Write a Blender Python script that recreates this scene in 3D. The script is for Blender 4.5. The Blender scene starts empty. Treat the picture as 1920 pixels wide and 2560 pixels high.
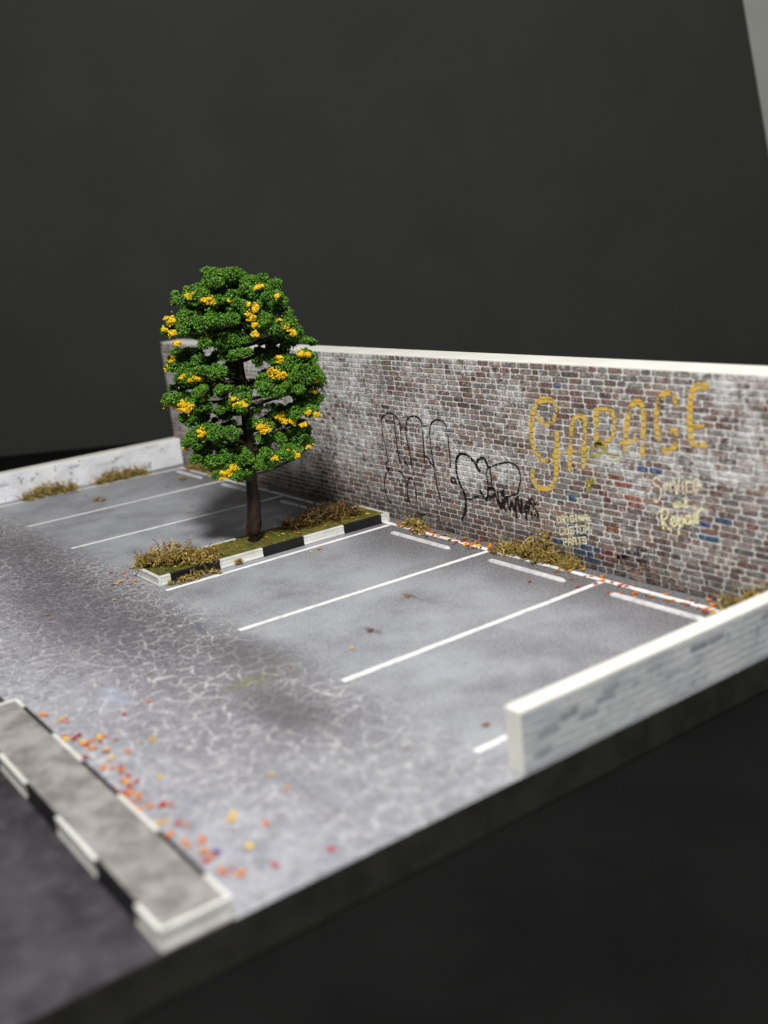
import bpy, bmesh, math, random
import numpy as np
from mathutils import Vector, Matrix, noise

# ------------------------------------------------------------------ camera, light, exposure
# one scene unit is 10 cm: a table-top diorama about 32 cm long
scene = bpy.context.scene
scene.unit_settings.system = 'METRIC'; scene.unit_settings.scale_length = 0.1
col = scene.collection
cam_d = bpy.data.cameras.new('camera'); cam = bpy.data.objects.new('camera', cam_d); col.objects.link(cam)
cam.location = (4.4041, -1.9775, 0.9153); cam.rotation_mode = 'XYZ'; cam.rotation_euler = (1.3156, 0.0966, 0.9410)
cam_d.sensor_fit = 'VERTICAL'; cam_d.sensor_height = 24.0; cam_d.lens = 24.0 * 2666.2 / 2560.0
cam_d.clip_start = 0.02; cam_d.clip_end = 60
cam_d.dof.use_dof = True; cam_d.dof.focus_distance = 3.22; cam_d.dof.aperture_fstop = 0.88; cam_d.dof.aperture_blades = 0
scene.camera = cam

world = bpy.data.worlds.new('World'); scene.world = world; world.use_nodes = True
bg = world.node_tree.nodes['Background']; bg.inputs[0].default_value = (0.93, 0.97, 1.0, 1); bg.inputs[1].default_value = 0.10

lamp_d = bpy.data.lights.new('desk_lamp_light', 'AREA'); lamp_d.shape = 'DISK'; lamp_d.size = 0.75
lamp_d.energy = 430; lamp_d.color = (1.0, 0.985, 0.955)
lamp = bpy.data.objects.new('desk_lamp_light', lamp_d); col.objects.link(lamp)
lamp.location = (4.75, -2.35, 4.5)
lamp.rotation_euler = (Vector((1.6, -0.45, 0.2)) - lamp.location).to_track_quat('-Z', 'Y').to_euler()

vs = scene.view_settings
vs.view_transform = 'Standard'; vs.look = 'None'; vs.exposure = 0.0; vs.gamma = 1.0; vs.use_curve_mapping = False

R = random.Random(7)
NP = np.random.default_rng(5)

# ------------------------------------------------------------------ traced layout (wall and lot coordinates)
D={'thin':[[(1.5787,0.3308),(1.5919,0.3429),(1.6153,0.3549),(1.6368,0.3565),(1.6601,0.3518),(1.6759,0.3387),(1.682,0.3213),(1.6816,0.2996),(1.6796,0.2596)],[(1.5787,0.3308),(1.5788,0.3087),(1.5794,0.2866),(1.5845,0.2611),(1.5896,0.2357),(1.5948,0.2101),(1.5983,0.1937),(1.5847,0.1866),(1.5854,0.1716),(1.6006,0.1697)],[(1.6492,0.351),(1.6536,0.3297),(1.6519,0.3005),(1.6534,0.2715),(1.656,0.2426),(1.6593,0.2136),(1.6625,0.1955)],[(1.7011,0.3497),(1.7364,0.3525),(1.7544,0.3575),(1.7769,0.3557),(1.7922,0.3447),(1.7984,0.3295)],[(1.7364,0.3525),(1.7202,0.3406),(1.7113,0.3202),(1.7098,0.2914),(1.7143,0.2631),(1.7207,0.2276),(1.7241,0.1918)],[(1.7979,0.3067),(1.7957,0.2712),(1.7945,0.2428),(1.793,0.2124)],[(1.7963,0.2359),(1.8147,0.2273),(1.8241,0.2142),(1.8395,0.2054)],[(1.7984,0.3295),(1.8296,0.3339)],[(1.8374,0.3311),(1.8475,0.3441),(1.8706,0.3546),(1.8921,0.3546),(1.9098,0.3476),(1.9165,0.338)],[(1.8374,0.3311),(1.8319,0.3028),(1.8324,0.2749),(1.8343,0.24),(1.84,0.209),(1.8442,0.1918),(1.8346,0.1694)],[(1.9209,0.3112),(1.9211,0.2839),(1.921,0.2495),(1.9219,0.2151)],[(1.6006,0.1697),(1.5791,0.152),(1.5657,0.1276),(1.5612,0.1004),(1.567,0.0783),(1.5793,0.0571),(1.5908,0.0511)],[(1.6526,0.1704),(1.6714,0.156),(1.6832,0.1354),(1.6888,0.1139),(1.6848,0.0874),(1.682,0.0683)],[(1.6906,0.1253),(1.6994,0.1449),(1.7123,0.152),(1.7261,0.1465),(1.7308,0.127),(1.7341,0.1017),(1.7297,0.0716)],[(1.6885,0.0916),(1.6922,0.0773),(1.6988,0.0615)],[(1.8431,0.1917),(1.8448,0.1636),(1.8465,0.1354),(1.8549,0.1151),(1.8576,0.0941)],[(1.731,0.0404),(1.7537,0.0365),(1.7775,0.0421)],[(1.6806,0.2159),(1.6904,0.2024),(1.7007,0.1927)]],'heart':[[(1.9544,0.0522),(1.9699,0.0722),(1.9801,0.1016),(1.9815,0.1261),(1.9735,0.1457),(1.9602,0.1646),(1.9522,0.1843),(1.9484,0.2045),(1.9499,0.2287),(1.9573,0.2467),(1.9717,0.2585),(1.99,0.2611),(2.0098,0.2566),(2.0288,0.2462),(2.0424,0.2344),(2.0465,0.2265),(2.0554,0.2175)],[(2.0447,0.233),(2.0515,0.2488),(2.0648,0.257),(2.0795,0.2569),(2.0883,0.248),(2.0965,0.2341)]],'loop':[[(2.0963,0.2324),(2.1262,0.2426),(2.1557,0.2525),(2.1841,0.2574),(2.2069,0.2552),(2.2221,0.2474),(2.2297,0.2324),(2.2302,0.2132),(2.2238,0.1931),(2.2151,0.1741),(2.1934,0.1629),(2.1692,0.1546)],[(2.0938,0.2321),(2.087,0.2147),(2.089,0.1884),(2.0893,0.1683)],[(2.1033,0.23),(2.1053,0.2037),(2.1049,0.1771),(2.1013,0.1666)],[(1.9589,0.1748),(1.9669,0.1552),(1.9775,0.1359)],[(1.9839,0.1247),(2.0044,0.1242),(2.0257,0.1324),(2.0414,0.1381)]],'tag':[[(1.9196,0.1767),(1.9237,0.1668),(1.9342,0.1664),(1.938,0.1756),(1.928,0.1802),(1.9196,0.1767)],[(1.9373,0.1703),(1.9445,0.1643)],[(2.051,0.1564),(2.0621,0.1444),(2.0731,0.1324),(2.0781,0.1332),(2.085,0.151)],[(2.0857,0.1578),(2.0918,0.1687),(2.1045,0.1737),(2.116,0.1686),(2.117,0.1555),(2.1039,0.1453),(2.0892,0.1449),(2.0857,0.1578)],[(2.117,0.1555),(2.125,0.14),(2.1327,0.1211),(2.1419,0.1175),(2.1503,0.1304),(2.1493,0.1435)],[(2.1375,0.1218),(2.1592,0.1482),(2.1691,0.1529),(2.1524,0.1274),(2.1603,0.112)],[(2.1569,0.1726),(2.1438,0.1592),(2.1527,0.1539)],[(2.142,0.1656),(2.158,0.1596)],[(2.1691,0.1529),(2.1718,0.1336),(2.1797,0.1182),(2.187,0.1457),(2.1983,0.1178),(2.2061,0.1517),(2.2137,0.1593),(2.2182,0.1339),(2.2256,0.1155),(2.227,0.1547),(2.2324,0.1393),(2.2398,0.1209),(2.2493,0.1515),(2.2535,0.1231),(2.2601,0.1467)],[(2.2826,0.15),(2.2704,0.1626),(2.2587,0.1561),(2.2734,0.1454),(2.2854,0.1312),(2.2929,0.1163),(2.2798,0.1175)],[(2.203,0.1185),(2.2034,0.0989)],[(2.2443,0.1216),(2.2445,0.0989)],[(2.2671,0.1252),(2.2673,0.1026)],[(2.1299,0.1639),(2.1299,0.1407),(2.1382,0.1286)]],'garage':[[[(2.3863,0.4317),(2.3781,0.4452),(2.355,0.4491),(2.3309,0.4448),(2.3104,0.4297),(2.296,0.4046),(2.2886,0.3763),(2.2858,0.3447),(2.2908,0.3172),(2.3035,0.294),(2.3242,0.2805),(2.3482,0.2798),(2.3681,0.2907),(2.3795,0.316),(2.3838,0.3403),(2.3854,0.3609)],[(2.3863,0.4317),(2.3833,0.4114),(2.3713,0.3901),(2.347,0.3813),(2.3262,0.3898),(2.318,0.4063)],[(2.3819,0.3162),(2.3769,0.2709),(2.3711,0.239),(2.3571,0.2128),(2.3272,0.1999),(2.2979,0.2013),(2.2822,0.2206),(2.281,0.2454)]],[[(2.4244,0.2663),(2.4295,0.3043),(2.4352,0.352),(2.4425,0.3894),(2.4549,0.407),(2.4732,0.415),(2.488,0.4064),(2.4882,0.3769),(2.4825,0.3433),(2.4771,0.3095),(2.4748,0.2757)],[(2.3974,0.3059),(2.4349,0.3167),(2.4845,0.3203)]],[[(2.5285,0.4306),(2.5279,0.3999),(2.5258,0.3672),(2.5255,0.3476)],[(2.5284,0.429),(2.5522,0.4362),(2.5771,0.4343),(2.5886,0.4177),(2.5894,0.3955),(2.5819,0.3725),(2.5642,0.3547),(2.5383,0.3473)]],[[(2.6213,0.3413),(2.6252,0.3766),(2.6312,0.4148),(2.6428,0.4469),(2.6614,0.4637),(2.6769,0.4601),(2.6838,0.4407),(2.6824,0.4098),(2.679,0.3785),(2.675,0.3343)],[(2.6057,0.3556),(2.6303,0.3581),(2.6629,0.3707)]],[[(2.7861,0.4632),(2.7777,0.4834),(2.7597,0.4926),(2.7427,0.4841),(2.7287,0.4622),(2.722,0.4375),(2.721,0.4131),(2.7256,0.386),(2.7324,0.3652),(2.7432,0.3525),(2.7619,0.3514),(2.7755,0.3665)],[(2.7618,0.4),(2.7822,0.4018),(2.7779,0.3849),(2.7738,0.3724)]],[[(2.8671,0.5134),(2.8463,0.5122),(2.8302,0.4998),(2.8243,0.4776),(2.8217,0.4511),(2.8208,0.4216),(2.8219,0.398),(2.8284,0.3778),(2.8425,0.3748),(2.8601,0.3751)],[(2.8224,0.4158),(2.8578,0.4203)]]],'scrib':[[(2.4873,0.2973),(2.4887,0.3174),(2.4982,0.3284),(2.5166,0.3434),(2.5341,0.3485),(2.5507,0.3404),(2.5625,0.3254),(2.579,0.3207),(2.5957,0.3225)],[(2.5296,0.3448),(2.546,0.3334),(2.5366,0.3193),(2.5105,0.3165),(2.5024,0.3255)],[(2.4882,0.2438),(2.4945,0.2378),(2.4891,0.2236),(2.4863,0.2148)],[(2.4835,0.2398),(2.5058,0.2427),(2.5042,0.2525)],[(2.5957,0.3225),(2.5992,0.31)]],'words':[('ORIGINAL',[[(2.3697,0.1101),(2.367,0.1265),(2.3782,0.1288),(2.3807,0.1125),(2.3697,0.1101)],[(2.3863,0.1138),(2.3839,0.13),(2.3938,0.132),(2.395,0.124),(2.3851,0.1219)],[(2.3895,0.1228),(2.3972,0.1162)],[(2.4081,0.1186),(2.4061,0.1346)],[(2.4283,0.136),(2.428,0.1391),(2.4171,0.1369),(2.419,0.121),(2.4296,0.1234),(2.4289,0.1305),(2.4246,0.1295)],[(2.4404,0.1258),(2.4389,0.1414)],[(2.451,0.1281),(2.4497,0.1436),(2.4615,0.1305),(2.4604,0.1458)],[(2.4669,0.1317),(2.466,0.1439),(2.4711,0.1481),(2.4765,0.1461),(2.4772,0.134)],[(2.4664,0.1378),(2.4769,0.14)],[(2.4817,0.1503),(2.4825,0.1351),(2.4928,0.1374)]]),('CUSTOM',[[(2.3877,0.0944),(2.3874,0.0991),(2.3743,0.0961),(2.3757,0.0773),(2.3887,0.0803),(2.3884,0.085)],[(2.3941,0.1007),(2.3953,0.0818),(2.4082,0.0848),(2.407,0.1036)],[(2.4266,0.1044),(2.4264,0.1081),(2.4136,0.1052),(2.4141,0.0967),(2.4269,0.0978),(2.4274,0.0893),(2.4147,0.0863),(2.4145,0.0901)],[(2.4329,0.1096),(2.4455,0.1125)],[(2.4392,0.1111),(2.4402,0.0922)],[(2.4529,0.0952),(2.452,0.114),(2.4645,0.1169),(2.4653,0.0981),(2.4529,0.0952)],[(2.4716,0.0995),(2.4708,0.1184),(2.4774,0.1085),(2.4832,0.1213),(2.4839,0.1024)]]),('PARTS',[[(2.3878,0.048),(2.3861,0.067),(2.3983,0.0699),(2.3992,0.0605),(2.3869,0.0575)],[(2.4062,0.0527),(2.4049,0.0676),(2.4107,0.0728),(2.4171,0.0705),(2.4183,0.0557)],[(2.4056,0.0601),(2.4177,0.0631)],[(2.4245,0.0573),(2.423,0.0757),(2.4338,0.0782),(2.4345,0.0691),(2.4237,0.0665)],[(2.4285,0.0677),(2.4364,0.0603)],[(2.4411,0.0799),(2.453,0.0827)],[(2.4471,0.0813),(2.4484,0.0634)],[(2.4711,0.0834),(2.4708,0.0869),(2.4591,0.0842),(2.4596,0.0762),(2.4715,0.0773),(2.472,0.0694),(2.4603,0.0664),(2.4601,0.07)]])],'script':[('Service',[[(2.7263,0.2756),(2.7167,0.281),(2.7066,0.273),(2.7111,0.263),(2.724,0.258),(2.73,0.2469),(2.7244,0.2288),(2.7126,0.219),(2.7062,0.2248)],[(2.7387,0.2613),(2.7501,0.2655),(2.7471,0.2717),(2.7389,0.2666),(2.74,0.2549),(2.7524,0.2579)],[(2.7592,0.2522),(2.7583,0.2732),(2.7614,0.2683),(2.7702,0.2752)],[(2.7712,0.2788),(2.7765,0.2481),(2.7856,0.2845)],[(2.7948,0.2805),(2.7954,0.252)],[(2.7937,0.2959),(2.7945,0.2909)],[(2.8195,0.2812),(2.8088,0.2824),(2.8052,0.2664),(2.8095,0.2566),(2.8204,0.2602)],[(2.8269,0.2732),(2.8407,0.2776),(2.8381,0.2926),(2.8294,0.2876),(2.8268,0.2706),(2.8335,0.2612),(2.8483,0.2812)]]),('and',[[(2.7741,0.2254),(2.7676,0.2205),(2.768,0.2139),(2.7744,0.2162),(2.7748,0.2268),(2.7769,0.2139)],[(2.7816,0.2146),(2.782,0.2266),(2.7884,0.2275),(2.7896,0.2166)],[(2.8024,0.2283),(2.7955,0.2246),(2.7959,0.2186),(2.8022,0.2212),(2.8054,0.243),(2.8047,0.22),(2.8097,0.2228)]]),('Repair',[[(2.7164,0.1913),(2.7316,0.203),(2.7446,0.205),(2.7492,0.1977),(2.7438,0.1835),(2.7305,0.176)],[(2.7314,0.2003),(2.729,0.1784),(2.7329,0.1534)],[(2.7311,0.1761),(2.743,0.1619),(2.7572,0.153)],[(2.7563,0.1721),(2.7693,0.1796),(2.7665,0.1884),(2.7583,0.1831),(2.7578,0.1697),(2.7673,0.1664),(2.7756,0.1753)],[(2.7792,0.1878),(2.7816,0.1656),(2.7784,0.1464)],[(2.7796,0.1813),(2.7904,0.1936),(2.7954,0.1838),(2.7881,0.172),(2.7802,0.1713)],[(2.814,0.1999),(2.803,0.1956),(2.8025,0.1797),(2.8119,0.1812),(2.8155,0.1989),(2.819,0.1824)],[(2.8264,0.2045),(2.8289,0.1853)],[(2.8277,0.2268),(2.8275,0.219)],[(2.8366,0.1853),(2.8359,0.2164)],[(2.8363,0.2061),(2.8436,0.2189),(2.8528,0.2228)]])],'blue':[(2.426,0.181),(2.41,0.108),(2.472,0.098),(2.479,0.061),(2.468,0.042),(2.497,0.039),(2.49,0.02),(2.375,0.061),(2.868,0.183),(2.693,0.302),(2.849,0.146),(2.437,0.093)],'red':[(2.532,0.224),(2.541,0.062),(2.525,0.038),(2.555,0.041),(2.535,0.023),(2.542,0.202)],'orange':[(2.626,0.242),(2.638,0.203),(2.57,0.122),(2.671,0.222),(2.613,0.185),(2.592,0.262)],'tan':[(2.593,0.086),(2.606,0.063),(2.657,0.1),(2.669,0.075),(2.689,0.059),(2.626,0.044),(2.71,0.245)],'trunk':[(0.0032,0.0),(0.0108,0.0715),(0.0164,0.1602),(0.0219,0.2476),(0.0269,0.3196),(0.0285,0.4196),(0.0283,0.5042),(0.0277,0.5739),(0.0306,0.6698),(0.0304,0.7512)],'pads':[(0.0171,0.8145,0.059,0.0329),(0.0234,0.7883,0.0451,0.0277),(-0.0602,0.7772,0.0312,0.0312),(-0.1041,0.7686,0.0451,0.0243),(0.1299,0.7746,0.059,0.0277),(0.1661,0.7486,0.0312,0.0225),(-0.022,0.7444,0.052,0.0277),(0.0427,0.7607,0.059,0.0277),(0.0885,0.7336,0.052,0.0277),(-0.0794,0.7112,0.0763,0.0295),(-0.0147,0.7016,0.0659,0.0295),(0.0396,0.7125,0.052,0.0277),(0.1092,0.6893,0.0451,0.0277),(0.1403,0.6732,0.0485,0.0295),(0.1919,0.6616,0.0277,0.0312),(-0.0736,0.6584,0.059,0.0277),(-0.0067,0.6386,0.0728,0.0329),(0.0532,0.6393,0.0416,0.0295),(-0.1384,0.691,0.0295,0.0312),(0.0214,0.5996,0.059,0.0191),(0.181,0.6266,0.0381,0.0416),(0.2287,0.579,0.0295,0.0173),(-0.1386,0.5757,0.0624,0.0312),(-0.1752,0.5761,0.0191,0.0277),(-0.1023,0.5488,0.0659,0.0295),(-0.0478,0.5567,0.0485,0.026),(-0.025,0.5278,0.0347,0.0295),(-0.0546,0.5073,0.059,0.0225),(-0.1287,0.5281,0.0451,0.0277),(0.139,0.5548,0.0659,0.026),(0.1619,0.5225,0.0867,0.0295),(0.2123,0.5241,0.0485,0.0416),(0.1313,0.492,0.059,0.0225),(0.1895,0.4728,0.052,0.0295),(0.2482,0.4871,0.0191,0.0381),(0.2333,0.4448,0.0277,0.0329),(-0.1794,0.4794,0.0381,0.026),(-0.1373,0.4684,0.052,0.026),(-0.0628,0.4474,0.0659,0.0225),(0.0139,0.4668,0.0329,0.0364),(0.0345,0.4444,0.0191,0.0243),(-0.0852,0.48,0.0277,0.0173),(-0.2094,0.4587,0.0156,0.0097),(0.2146,0.3991,0.0485,0.026),(0.1466,0.3958,0.0416,0.0225),(0.0982,0.387,0.0399,0.0191),(0.0534,0.3812,0.0364,0.0191),(-0.1226,0.4058,0.0485,0.026),(-0.092,0.3822,0.0555,0.0208),(-0.0252,0.3755,0.0485,0.026),(-0.1516,0.4155,0.0208,0.0173),(-0.1297,0.3551,0.0277,0.0295),(-0.0628,0.3484,0.0659,0.0191),(-0.1355,0.3143,0.0399,0.0295),(-0.0981,0.2897,0.0485,0.0295),(-0.0739,0.2664,0.0555,0.026),(-0.0222,0.2959,0.0555,0.0295),(-0.0238,0.2578,0.0555,0.0277),(0.0153,0.2434,0.0295,0.026),(0.0016,0.2168,0.0191,0.0156),(0.1049,0.3314,0.0485,0.0243),(0.1732,0.3349,0.0485,0.026),(0.1965,0.3015,0.0295,0.0329),(0.1179,0.299,0.059,0.026),(0.1672,0.2837,0.0451,0.0225),(0.091,0.274,0.0364,0.0191),(0.1576,0.2603,0.0225,0.0132)],'back':[(0.1531,0.4494,0.0659,0.0277),(0.1233,0.5895,0.0451,0.0191),(-0.1419,0.5059,0.0381,0.0208),(0.2014,0.431,0.0416,0.0243),(0.0541,0.672,0.052,0.0277),(-0.0371,0.7781,0.0485,0.0243),(0.0861,0.7661,0.0416,0.0243),(0.1667,0.6999,0.0416,0.0243),(-0.0564,0.5908,0.0416,0.0139),(-0.0275,0.4844,0.0381,0.0139),(0.0722,0.3416,0.0347,0.0173),(-0.0378,0.3321,0.0416,0.0173)],'yel':[(-0.084,0.7715,0.0139),(-0.0242,0.764,0.0191),(0.0367,0.7532,0.0069),(0.1167,0.7356,0.0104),(0.1003,0.7097,0.0139),(0.1054,0.6848,0.0087),(0.1023,0.6607,0.0097),(0.0948,0.7443,0.0049),(0.1282,0.7876,0.0104),(0.1788,0.7586,0.0062),(-0.143,0.7158,0.0156),(-0.1645,0.6935,0.0069),(-0.1447,0.6818,0.0104),(-0.1345,0.6497,0.0087),(-0.0562,0.6403,0.0139),(0.1742,0.6797,0.0121),(0.192,0.6632,0.0121),(0.2096,0.6435,0.0087),(0.2274,0.5825,0.0097),(0.2486,0.5787,0.0076),(-0.1669,0.5985,0.0062),(-0.1738,0.5859,0.0076),(-0.1898,0.5675,0.0076),(-0.1346,0.5454,0.0132),(-0.0903,0.5393,0.0156),(-0.0881,0.5072,0.0104),(0.1602,0.5643,0.0139),(0.1465,0.534,0.0191),(0.166,0.5288,0.0121),(0.1942,0.5126,0.0069),(0.258,0.4844,0.0104),(0.2452,0.4605,0.0097),(-0.1474,0.4677,0.0104),(-0.1392,0.4551,0.0173),(-0.1076,0.4519,0.0104),(-0.2098,0.4554,0.0104),(-0.1902,0.4517,0.0069),(0.0077,0.4707,0.0062),(0.0373,0.4526,0.0146),(0.0115,0.4484,0.0087),(0.2559,0.4052,0.0087),(0.2299,0.4146,0.0076),(0.1405,0.4015,0.0121),(0.1504,0.3851,0.0097),(0.1011,0.3833,0.0166),(0.0815,0.3887,0.0097),(0.1788,0.3823,0.0087),(0.2089,0.3793,0.0087),(-0.0985,0.3846,0.0132),(-0.1681,0.3246,0.0076),(-0.0412,0.2561,0.0173),(-0.0165,0.2745,0.0139),(-0.059,0.2509,0.0121),(0.1179,0.299,0.0097),(0.1516,0.2956,0.0076),(0.1807,0.2823,0.0104),(0.2164,0.296,0.0062)],'moss':[[(1.492,-0.855),(1.529,-0.644)],[(1.497,-0.332),(1.488,-0.084)],[(1.612,-0.812),(1.661,-0.716)],[(-0.009,-0.685),(0.101,-0.525)],[(-0.067,-0.403),(-0.04,-0.209)],[(0.177,-0.082),(0.409,-0.022)],[(1.694,-0.04),(1.819,-0.036)],[(2.19,-0.044),(2.452,0.012)],[(2.898,0.007),(2.943,0.083)],[(0.348,-0.56),(0.369,-0.53)],[(1.625,-0.61),(1.629,-0.596)],[(1.794,-0.066),(1.844,-0.068)]],'leafs':[(1.486,-0.945),(1.476,-0.917),(1.521,-0.902),(1.573,-0.903),(1.623,-0.997),(1.402,-0.877),(1.357,-0.9),(1.551,-0.879),(1.485,-0.931),(1.508,-0.887),(1.458,-0.888),(1.591,-1.177)],'leafs_front':[(2.296,-1.388),(2.32,-1.386),(2.438,-1.396),(2.455,-1.393),(2.449,-1.381),(2.482,-1.389),(2.409,-1.404),(2.443,-1.364),(2.513,-1.378),(2.549,-1.382),(2.657,-1.399),(2.68,-1.4),(2.702,-1.405),(2.725,-1.402),(2.778,-1.403),(2.689,-1.345),(2.359,-1.22),(2.377,-1.284),(2.528,-1.312),(2.536,-1.291),(2.833,-1.195),(2.898,-1.2),(2.906,-1.309),(2.972,-1.284),(2.923,-1.322),(3.013,-1.338),(2.941,-1.383),(2.94,-1.411),(2.863,-1.391),(2.798,-1.373),(2.992,-1.392),(3.044,-1.405),(3.071,-1.386),(3.114,-1.249),(3.09,-1.336),(2.237,-1.412),(2.599,-1.384),(2.575,-1.407),(2.479,-1.344),(2.545,-1.348)],'leafs_lot':[(2.451,-0.756),(2.429,-0.905),(1.702,-0.395),(2.433,-0.176),(1.695,-0.36),(2.971,-0.803),(2.393,-0.663),(2.266,-0.453),(3.093,-0.65),(1.632,-0.739)],'stain':[(2.446,-1.022),(2.606,-1.002),(2.982,-0.718),(2.423,-0.457)]}


# ------------------------------------------------------------------ helpers
def lin(c):
    c = c / 255.0
    return c / 12.92 if c <= 0.04045 else ((c + 0.055) / 1.055) ** 2.4
def rgb(r, g, b): return (lin(r), lin(g), lin(b), 1.0)

class NT:
    """small node-graph helper"""
    def __init__(s, name, rough=0.6, spec=0.3):
        s.m = bpy.data.materials.new(name); s.m.use_nodes = True
        s.t = s.m.node_tree; s.b = s.t.nodes['Principled BSDF']
        s.b.inputs['Roughness'].default_value = rough
        s.b.inputs['Specular IOR Level'].default_value = spec
        s._pos = None
    def n(s, kind, **kw):
        x = s.t.nodes.new(kind)
        for k, v in kw.items(): setattr(x, k, v)
        return x
    def l(s, a, b): s.t.links.new(a, b)
    def set(s, inp, v):
        if isinstance(v, (int, float)): inp.default_value = v
        elif isinstance(v, tuple): inp.default_value = v
        else: s.l(v, inp)
    def pos(s):
        if s._pos is None: s._pos = s.n('ShaderNodeNewGeometry').outputs['Position']
        return s._pos
    def scaled(s, sx, sy, sz, src=None):
        m = s.n('ShaderNodeMapping'); m.inputs['Scale'].default_value = (sx, sy, sz)
        s.l(src or s.pos(), m.inputs['Vector']); return m.outputs[0]
    def noise(s, scale, detail=4, rough=0.55, vec=None, dist=0.0):
        x = s.n('ShaderNodeTexNoise'); s.l(vec or s.pos(), x.inputs['Vector'])
        x.inputs['Scale'].default_value = scale; x.inputs['Detail'].default_value = detail
        x.inputs['Roughness'].default_value = rough; x.inputs['Distortion'].default_value = dist
        return x.outputs['Fac']
    def noisec(s, scale, detail=3):
        x = s.n('ShaderNodeTexNoise'); s.l(s.pos(), x.inputs['Vector'])
        x.inputs['Scale'].default_value = scale; x.inputs['Detail'].default_value = detail
        return x.outputs['Color']
    def math(s, op, a, b=0.0, clamp=False):
        x = s.n('ShaderNodeMath', operation=op, use_clamp=clamp); s.set(x.inputs[0], a); s.set(x.inputs[1], b); return x.outputs[0]
    def step(s, v, lo, hi, a=0.0, b=1.0):
        x = s.n('ShaderNodeMapRange', interpolation_type='SMOOTHSTEP'); s.set(x.inputs['Value'], v)
        x.inputs['From Min'].default_value = lo; x.inputs['From Max'].default_value = hi
        x.inputs['To Min'].default_value = a; x.inputs['To Max'].default_value = b
        return x.outputs[0]
    def mix(s, f, a, b, mode='MIX'):
        x = s.n('ShaderNodeMix', data_type='RGBA', blend_type=mode); s.set(x.inputs[0], f); s.set(x.inputs[6], a); s.set(x.inputs[7], b); return x.outputs[2]
    def xyz(s):
        x = s.n('ShaderNodeSeparateXYZ'); s.l(s.pos(), x.inputs[0]); return x.outputs
    def color(s, c): s.set(s.b.inputs['Base Color'], c); return s
    def bump(s, h, strength=0.3, dist=0.002):
        x = s.n('ShaderNodeBump'); x.inputs['Strength'].default_value = strength; x.inputs['Distance'].default_value = dist
        s.l(h, x.inputs['Height']); s.l(x.outputs[0], s.b.inputs['Normal']); return s

def mesh_obj(name, verts, faces, mat, parent=None, smooth=False, attr=None):
    me = bpy.data.meshes.new(name); me.from_pydata([tuple(v) for v in verts], [], faces); me.update()
    if smooth: me.polygons.foreach_set('use_smooth', [True] * len(me.polygons))
    if mat: me.materials.append(mat)
    if attr is not None:
        a = me.attributes.new('tint', 'FLOAT_COLOR', 'POINT'); a.data.foreach_set('color', np.asarray(attr, dtype=np.float32).ravel())
    o = bpy.data.objects.new(name, me); col.objects.link(o)
    if parent: o.parent = parent
    return o
def np_obj(name, V, F, mat, parent=None, attr=None, smooth=False):
    """V (n,3) floats, F (m,k) ints: fast mesh"""
    V = np.asarray(V, np.float32); F = np.asarray(F, np.int32); k = F.shape[1]
    me = bpy.data.meshes.new(name); me.vertices.add(len(V)); me.vertices.foreach_set('co', V.ravel())
    me.loops.add(F.size); me.loops.foreach_set('vertex_index', F.ravel()); me.polygons.add(len(F))
    me.polygons.foreach_set('loop_start', np.arange(len(F), dtype=np.int32) * k)
    me.polygons.foreach_set('use_smooth', np.full(len(F), smooth)); me.update(calc_edges=True)
    if mat: me.materials.append(mat)
    if attr is not None:
        a = me.attributes.new('tint', 'FLOAT_COLOR', 'POINT'); a.data.foreach_set('color', np.asarray(attr, np.float32).ravel())
    o = bpy.data.objects.new(name, me); col.objects.link(o)
    if parent: o.parent = parent
    return o
def empty(name, loc=(0, 0, 0)):
    o = bpy.data.objects.new(name, None); o.empty_display_size = 0.05; col.objects.link(o); o.location = loc; return o
def tag(o, label, cat, group=None):
    o['label'] = label; o['category'] = cat
    if group: o['group'] = group
    return o
def struct(o, label=None):
    o['kind'] = 'structure'
    if label: o['label'] = label
    return o
def box(name, lo, hi, mat, parent=None, bevel=0.0, sub=0):
    bm = bmesh.new(); bmesh.ops.create_cube(bm, size=1.0)
    for v in bm.verts: v.co = Vector([(lo[i] + hi[i]) / 2 + v.co[i] * (hi[i] - lo[i]) for i in range(3)])
    if bevel: bmesh.ops.bevel(bm, geom=bm.edges[:], offset=bevel, segments=2, affect='EDGES', profile=0.6)
    me = bpy.data.meshes.new(name); bm.to_mesh(me); bm.free()
    if mat: me.materials.append(mat)
    o = bpy.data.objects.new(name, me); col.objects.link(o)
    if parent: o.parent = parent
    return o

# ------------------------------------------------------------------ dimensions
H = 0.5468; XL = -0.0655; XI = 3.1217; XO = 3.163; HL = 0.1190; YW = -0.8848; TB = 0.0735; TW = 0.107
YR = -1.4466                                # lot / street boundary
YF = -2.45                                  # front of the base board
BASE = Vector((1.5227, -0.4907, 0.0285)); TN = Vector((0.8211, -0.5708, 0)); TT = Vector((0.5708, 0.8211, 0))

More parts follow.
